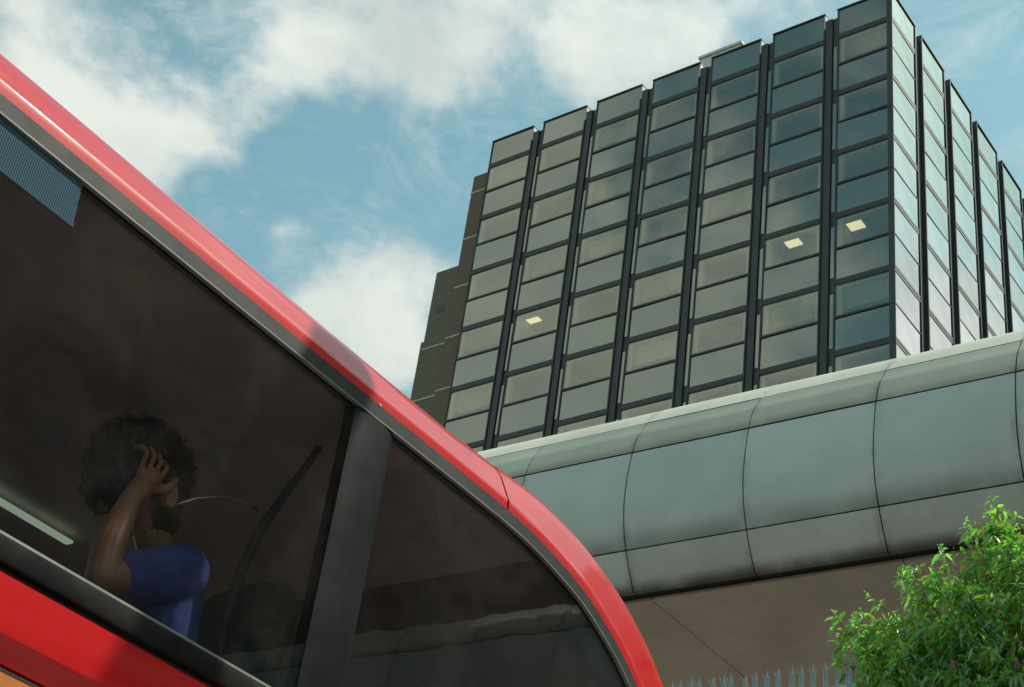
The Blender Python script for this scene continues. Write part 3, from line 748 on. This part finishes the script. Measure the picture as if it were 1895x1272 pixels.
# perforated film at the top of the pane
def film_mat():
    M = D.materials.new('perforated_film'); M.use_nodes = True; T = NT(M.node_tree); T.n.clear()
    co = T.coord('Object'); sx = T.new('ShaderNodeSeparateXYZ'); T.l.new(co, sx.inputs[0])
    P_ = 1/.0068
    a = T.math('ABSOLUTE', T.math('SUBTRACT', T.math('FRACT', T.math('MULTIPLY', sx.outputs[0], P_)), .5))
    c = T.math('ABSOLUTE', T.math('SUBTRACT', T.math('FRACT', T.math('MULTIPLY', sx.outputs[2], P_)), .5))
    g_ = T.math('GREATER_THAN', T.math('MAXIMUM', a, c), .36)
    d = T.new('ShaderNodeBsdfDiffuse'); T.l.new(T.mix(g_, (.10, .17, .23, 1), (.015, .02, .025, 1)), d.inputs[0])
    o = T.new('ShaderNodeOutputMaterial'); T.l.new(d.outputs[0], o.inputs[0]); return M
pts = [at_bus(-60, 195, BY+.003), at_bus(157, 338, BY+.003), at_bus(141, 426, BY+.003), at_bus(-60, 266, BY+.003)]
zt_, zb_ = ZG-.008, ZG-.137
rg = random.Random(2)
edge = [(1.852+.0008*k*1.1+rg.uniform(-.002, .002), zt_-(zt_-zb_)*k/16) for k in range(17)]
MB().prism([(.4, zt_)] + edge + [(.4, zb_)], 'y', BY+.0052, BY+.0076).build('perforated_film', film_mat(), bus)

# seats of the upper deck
seat_m = mat('seat_moquette', (.06, .05, .055), .85, var=.25, nscale=14)
shell_m = mat('seat_shell', (.05, .048, .05), .3, var=.15)
def seat(x, y):
    z0 = 2.46
    b = MB(); rows = []
    for k in range(15):
        t = k/14; yy = y+.43*t
        top = z0 + 1.02 - .10*abs(2*t-1)**3.0
        bow = x + .03*math.sin(math.pi*t)
        rows.append([(.44+bow, yy, z0+.44), (.50+bow, yy, z0+.7), (.545+bow, yy, top-.02), (.57+bow, yy, top), (.595+bow, yy, top-.02), (.56+bow, yy, z0+.7), (.51+bow, yy, z0+.40)])
    b.strip(rows, True)
    b.f += [tuple(range(7))[::-1], tuple(range(14*7, 15*7))]; b.mi += [0, 0]
    k_ = b.build('saloon_seat', shell_m, bus); autosmooth(k_, 45)
    b = MB(); prof = [(.0, .42), (.03, .47), (.40, .45), (.43, .40), (.40, .36), (.0, .36)]
    b.prism([(x+u_, z0+v_) for u_, v_ in prof], 'y', y, y+.43).build('seat_cushion', seat_m, k_, bevel=.02)
    MB().box(x+.15, x+.3, y+.12, y+.3, z0, z0+.355).build('seat_leg', dark_i, k_)
    return k_
for sx_ in (-.75, .05, .85, 1.65, 2.47, 3.3):
    for sy_ in (BY+.1, BY+.56, BYF-.99, BYF-.53):
        if not (1 < sx_ < 2 and sy_ < 4): seat(sx_, sy_)
MB().tube([at_bus(x_, y_, 3.2) for x_, y_ in smoothcurve([(600, 815), (565, 865), (520, 925), (474, 995), (436, 1085), (410, 1180), (395, 1270), (390, 1330)], 4)], [.012+.0003*k_ for k_ in range(29)], 10).build('grab_pole', dark_i, bus, smooth=True)
MB().tube([(2.70, 3.26, 3.56), (2.762, 3.22, 3.612), (2.85, 3.2, 3.662), (2.93, 3.2, 3.685), (3.0, 3.2, 3.688)], .0045, 8).build('seat_handle', mat('handle_chrome', (.7, .68, .62), .25, metal=.9), bus, smooth=True)

# ------------------------------------------------------------------ passenger at the window
def capsule(b, p, q, r0, r1, seg=12):
    p, q = Vector(p), Vector(q); d = (q-p); L = d.length; d.normalize()
    a = d.orthogonal().normalized(); c = d.cross(a); rows = []
    K = 5
    for k in range(K+1):
        t = math.pi/2*(1-k/K); rows.append((p-d*r0*math.sin(t), r0*math.cos(t)))
    for k in range(K+1):
        t = math.pi/2*k/K; rows.append((q+d*r1*math.sin(t), r1*math.cos(t)))
    b.strip([[o_+(a*math.cos(2*math.pi*j/seg)+c*math.sin(2*math.pi*j/seg))*max(r_, 1e-4) for j in range(seg)] for o_, r_ in rows], True)
    n = len(rows)*seg; off = len(b.v)-n
    b.f += [tuple(off+j for j in range(seg)), tuple(off+n-seg+j for j in range(seg))]; b.mi += [0, 0]
def ellipsoid(b, c, r, rot=(0, 0, 0), seg=20, rings=12):
    from mathutils import Euler
    M_ = Euler(rot).to_matrix(); c = Vector(c); rows = []
    for i in range(rings+1):
        t = math.pi*i/rings; s_ = max(math.sin(t), 1e-3)
        rows.append([c + M_ @ Vector((r[0]*s_*math.cos(2*math.pi*j/seg), r[1]*s_*math.sin(2*math.pi*j/seg), r[2]*math.cos(t))) for j in range(seg)])
    off = len(b.v); b.strip(rows, True); n = len(rows)*seg
    b.f += [tuple(off+j for j in range(seg)), tuple(off+n-seg+j for j in range(seg))]; b.mi += [0, 0]
def chain(b, pts, rad, seg=12):
    for i in range(len(pts)-1): capsule(b, pts[i], pts[i+1], rad[i], rad[i+1], seg)
def fuse(b, name, m_, parent, voxel, smooth_it=4):
    o = b.build(name, m_, parent)
    r_ = o.modifiers.new('r', 'REMESH'); r_.mode = 'VOXEL'; r_.voxel_size = voxel
    q = o.modifiers.new('s', 'SMOOTH'); q.factor = .5; q.iterations = smooth_it
    dg = bpy.context.evaluated_depsgraph_get(); me_ = D.meshes.new_from_object(o.evaluated_get(dg)); o.modifiers.clear()
    old = o.data; o.data = me_; D.meshes.remove(old)
    me_.polygons.foreach_set('use_smooth', [True]*len(me_.polygons)); return o
def skin_mat():
    M = mat('skin', (.36, .18, .11), .45, var=.12, nscale=18, bump=.15, bscale=120); b = M.node_tree.nodes['Principled BSDF']
    b.inputs['Subsurface Weight'].default_value = .12; b.inputs['Subsurface Radius'].default_value = (.02, .008, .004); b.inputs['Subsurface Scale'].default_value = .3; return M
skin = skin_mat()
hips = Vector((2.80, 3.33, 3.0))
person = empty('person', tuple(RB @ hips), BUS_RZ)
tag(person, 'person with big curly dark hair and blue t-shirt resting head on hand at bus window', 'person')
def L_(x, y, z): return Vector((x, y, z)) - hips
b = MB()
# trunk, neck, head
chain(b, [L_(2.82, 3.33, 3.02), L_(2.81, 3.33, 3.18), L_(2.785, 3.33, 3.34)], [.130, .120, .105], 18)
chain(b, [L_(2.79, 3.24, 3.37), L_(2.785, 3.44, 3.37)], [.068, .068], 16)
chain(b, [L_(2.80, 3.33, 3.42), L_(2.70, 3.325, 3.52)], [.058, .052], 14)
ellipsoid(b, L_(2.615, 3.32, 3.595), (.098, .076, .118), (0, .25, 0))
capsule(b, L_(2.555, 3.32, 3.535), L_(2.535, 3.32, 3.505), .05, .032)            # jaw and chin
capsule(b, L_(2.515, 3.32, 3.60), L_(2.495, 3.32, 3.565), .010, .017, 8)          # nose
capsule(b, L_(2.515, 3.30, 3.535), L_(2.515, 3.34, 3.535), .012, .012, 8)         # mouth
# ear on the window side
for k in range(7):
    a0, a1 = -1.9+k*.55, -1.9+(k+1)*.55
    e = lambda a: L_(2.655+.020*math.cos(a), 3.200, 3.562+.032*math.sin(a))
    capsule(b, e(a0), e(a1), .0065, .0065, 8)
ellipsoid(b, L_(2.655, 3.215, 3.56), (.017, .022, .028), seg=12, rings=8)
# arm on the window side: shoulder, elbow on the ledge, forearm up, hand against the temple
SH, EL, WR = L_(2.76, 3.20, 3.37), L_(2.437, 3.125, 3.195), L_(2.512, 3.19, 3.485)
chain(b, [SH, L_(2.62, 3.155, 3.275), EL], [.066, .052, .043], 14)
chain(b, [EL, L_(2.452, 3.148, 3.30), WR], [.043, .046, .029], 14)
# palm and five fingers closed against the hair
PK = L_(2.548, 3.185, 3.558)
chain(b, [WR, L_(2.532, 3.19, 3.522), PK], [.029, .033, .034], 12)
capsule(b, L_(2.522, 3.185, 3.560), L_(2.575, 3.187, 3.556), .019, .019, 10)
for bx, tx, ln in ((2.508, 2.494, .9), (2.533, 2.526, 1.05), (2.558, 2.557, 1.0), (2.581, 2.586, .82)):
    p0 = L_(bx, 3.180, 3.575); p1 = L_((bx+tx)/2, 3.166, 3.580+.036*ln); p2 = L_(tx, 3.184, 3.580+.062*ln); p3 = L_(tx, 3.214, 3.580+.060*ln)
    chain(b, [p0, p1, p2, p3], [.0088, .0084, .0078, .0070], 8)
chain(b, [L_(2.560, 3.18, 3.528), L_(2.596, 3.170, 3.548), L_(2.626, 3.172, 3.578), L_(2.642, 3.185, 3.604)], [.014, .0125, .0105, .009], 8)
# other arm in the lap, thighs
chain(b, [L_(2.76, 3.46, 3.37), L_(2.72, 3.51, 3.14), L_(2.50, 3.44, 3.06), L_(2.42, 3.40, 3.06)], [.058, .046, .036, .034], 12)
for y in (3.25, 3.41): chain(b, [L_(2.80, y, 3.01), L_(2.42, y, 3.01), L_(2.40, y, 2.58), L_(2.31, y, 2.52)], [.085, .062, .045, .035], 12)
body = fuse(b, 'body', skin, person, .0040, 2)
# t-shirt
b = MB()
chain(b, [L_(2.82, 3.33, 2.98), L_(2.81, 3.33, 3.18), L_(2.785, 3.33, 3.34)], [.145, .132, .115], 20)
chain(b, [L_(2.79, 3.235, 3.372), L_(2.785, 3.445, 3.372)], [.078, .078], 16)
chain(b, [L_(2.79, 3.26, 3.35), L_(2.82, 3.26, 2.98)], [.098, .112], 18)
chain(b, [L_(2.765, 3.205, 3.37), L_(2.54, 3.147, 3.245)], [.086, .070], 16)
chain(b, [L_(2.765, 3.455, 3.37), L_(2.73, 3.50, 3.24)], [.074, .062], 16)
shirt = fuse(b, 't_shirt', mat('blue_cotton', (.050, .085, .36), .85, var=.12, nscale=9, bump=.3, bscale=200), person, .008, 3)
for v in shirt.data.vertices:      # folds
    c = v.co; v.co = c + Vector((0, -1, .2))*(.006*noise.noise(Vector((c.x*9+c.z*16, c.y*8, c.z*9-c.x*14)))+.003*noise.noise(Vector((c.x*30+c.z*22, c.y*20, c.z*30))))
# hair
b = MB(); cs = L_(2.632, 3.345, 3.668)
bm = bmesh.new(); bmesh.ops.create_icosphere(bm, subdivisions=6, radius=1)
for v in bm.verts:
    d = v.co.normalized()
    r_ = Vector((.162, .136, .142))
    k = 1 + .10*noise.noise(d*2.2) + .07*noise.noise(d*6) + .06*noise.noise(d*15) + .05*noise.noise(d*32)
    v.co = Vector((d.x*r_.x, d.y*r_.y, d.z*r_.z))*k
    v.co += cs
fr_ = bmesh.ops.create_icosphere(bm, subdivisions=5, radius=1)['verts']      # hair falling over the cheek
for v in fr_:
    d = v.co.normalized(); k = 1 + .12*noise.noise(d*3) + .08*noise.noise(d*9) + .06*noise.noise(d*20)
    v.co = Vector((d.x*.085, d.y*.105, d.z*.10))*k + L_(2.538, 3.325, 3.580)
fr_ = bmesh.ops.create_icosphere(bm, subdivisions=5, radius=1)['verts']      # and down the nape
for v in fr_:
    d = v.co.normalized(); k = 1 + .12*noise.noise(d*3+Vector((5, 0, 0))) + .08*noise.noise(d*9) + .06*noise.noise(d*20)
    v.co = Vector((d.x*.082, d.y*.085, d.z*.085))*k + L_(2.715, 3.335, 3.555)
me = D.meshes.new('hair'); bm.to_mesh(me); bm.free()
hair_m = mat('hair_dark', (.016, .013, .011), .6, var=.3, nscale=60); me.materials.append(hair_m)
me.polygons.foreach_set('use_smooth', [True]*len(me.polygons))
hair = link('hair', me, person)
b = MB(); rh = random.Random(9)
for i in range(700):                # loose curls that break up the outline
    d = Vector((rh.gauss(0, 1), rh.gauss(0, 1), rh.gauss(.25, 1))).normalized()
    p = cs + Vector((d.x*.152, d.y*.130, d.z*.132)); a = d.orthogonal().normalized(); c = d.cross(a); ph = rh.uniform(0, 6.28); R_ = rh.uniform(.006, .012)
    pts = [p + d*(.005*k+.002) + (a*math.cos(ph+k*1.3)+c*math.sin(ph+k*1.3))*R_ for k in range(6)]
    b.tube(pts, .0011, 3, caps=False)
b.build('loose_curls', hair_m, person)['kind'] = 'stuff'

# ------------------------------------------------------------------ street lamp whose lantern shades the bus
lamp = empty('street_lamp', tuple(RB @ Vector((5.55, -1.55, .12))), BUS_RZ)
tag(lamp, 'tall grey street lamp with flat lantern on the pavement beside the bus', 'street lamp')
steel = mat('lamp_steel', (.05, .052, .055), .6)
hz = 8.0
MB().tube([(0, 0, 0), (0, 0, 1.2), (0, 0, 1.25), (0, 0, hz-.3), (-.05, .2, hz), (-.25, .95, hz+.08)], [.09, .09, .06, .05, .045, .035], 14).build('column', steel, lamp, smooth=True)
o = MB().prism([(-.13, 0), (.13, 0), (.15, .15), (.15, 1.2), (.11, 1.3), (-.11, 1.3), (-.15, 1.2), (-.15, .15)], 'z', 0, .1).build('lantern', steel, lamp, bevel=.02)
o.location = (-.24, .9, hz+.02); o.rotation_euler.z = R(16)

# ------------------------------------------------------------------ tall building on the far side, mirrored in the bus windows
opp = empty('brick_building', tuple(RB @ Vector((40, -39, 0))), BUS_RZ)
tag(opp, 'tall dark brown brick building with pale concrete lower storeys across the open ground', 'building')
ob = mat('opposite_brick', (.13, .085, .07), .85, var=.14, nscale=1.5, bump=.3, bscale=18)
oc = mat('opposite_concrete', (.66, .66, .63), .8, var=.08, nscale=.8, streak=.15)
MB().box(-36, 0, -12, 0, 0, 18).box(.02, 50, -12, 0, 0, 23).build('concrete_wall', oc, opp)
MB().box(-36, 50, -12.2, -.4, 23.02, 56).box(-36, -.02, -12.1, -.3, 18.02, 23).build('brick_wall', ob, opp)
MB().box(-36.2, 50.2, -12.4, -.1, 56.02, 56.8).build('parapet', oc, opp)
og = mat('opposite_glass', (.03, .035, .04), .06, ior=1.6)
wm = MB().box(-.8, .8, -.05, .04, -.9, .9).mesh('window', mat('opposite_frame', (.10, .08, .07), .5))
gm = MB().box(-.7, .7, .042, .05, -.8, .8).mesh('pane', og)
for k in range(8):
    for j in range(20):
        o = link('window', wm, opp, loc=(-33+j*4, -.4, 25+k*3.6)) if (j < 8 or k % 2 == 0) else None
        if o: link('pane', gm, o)
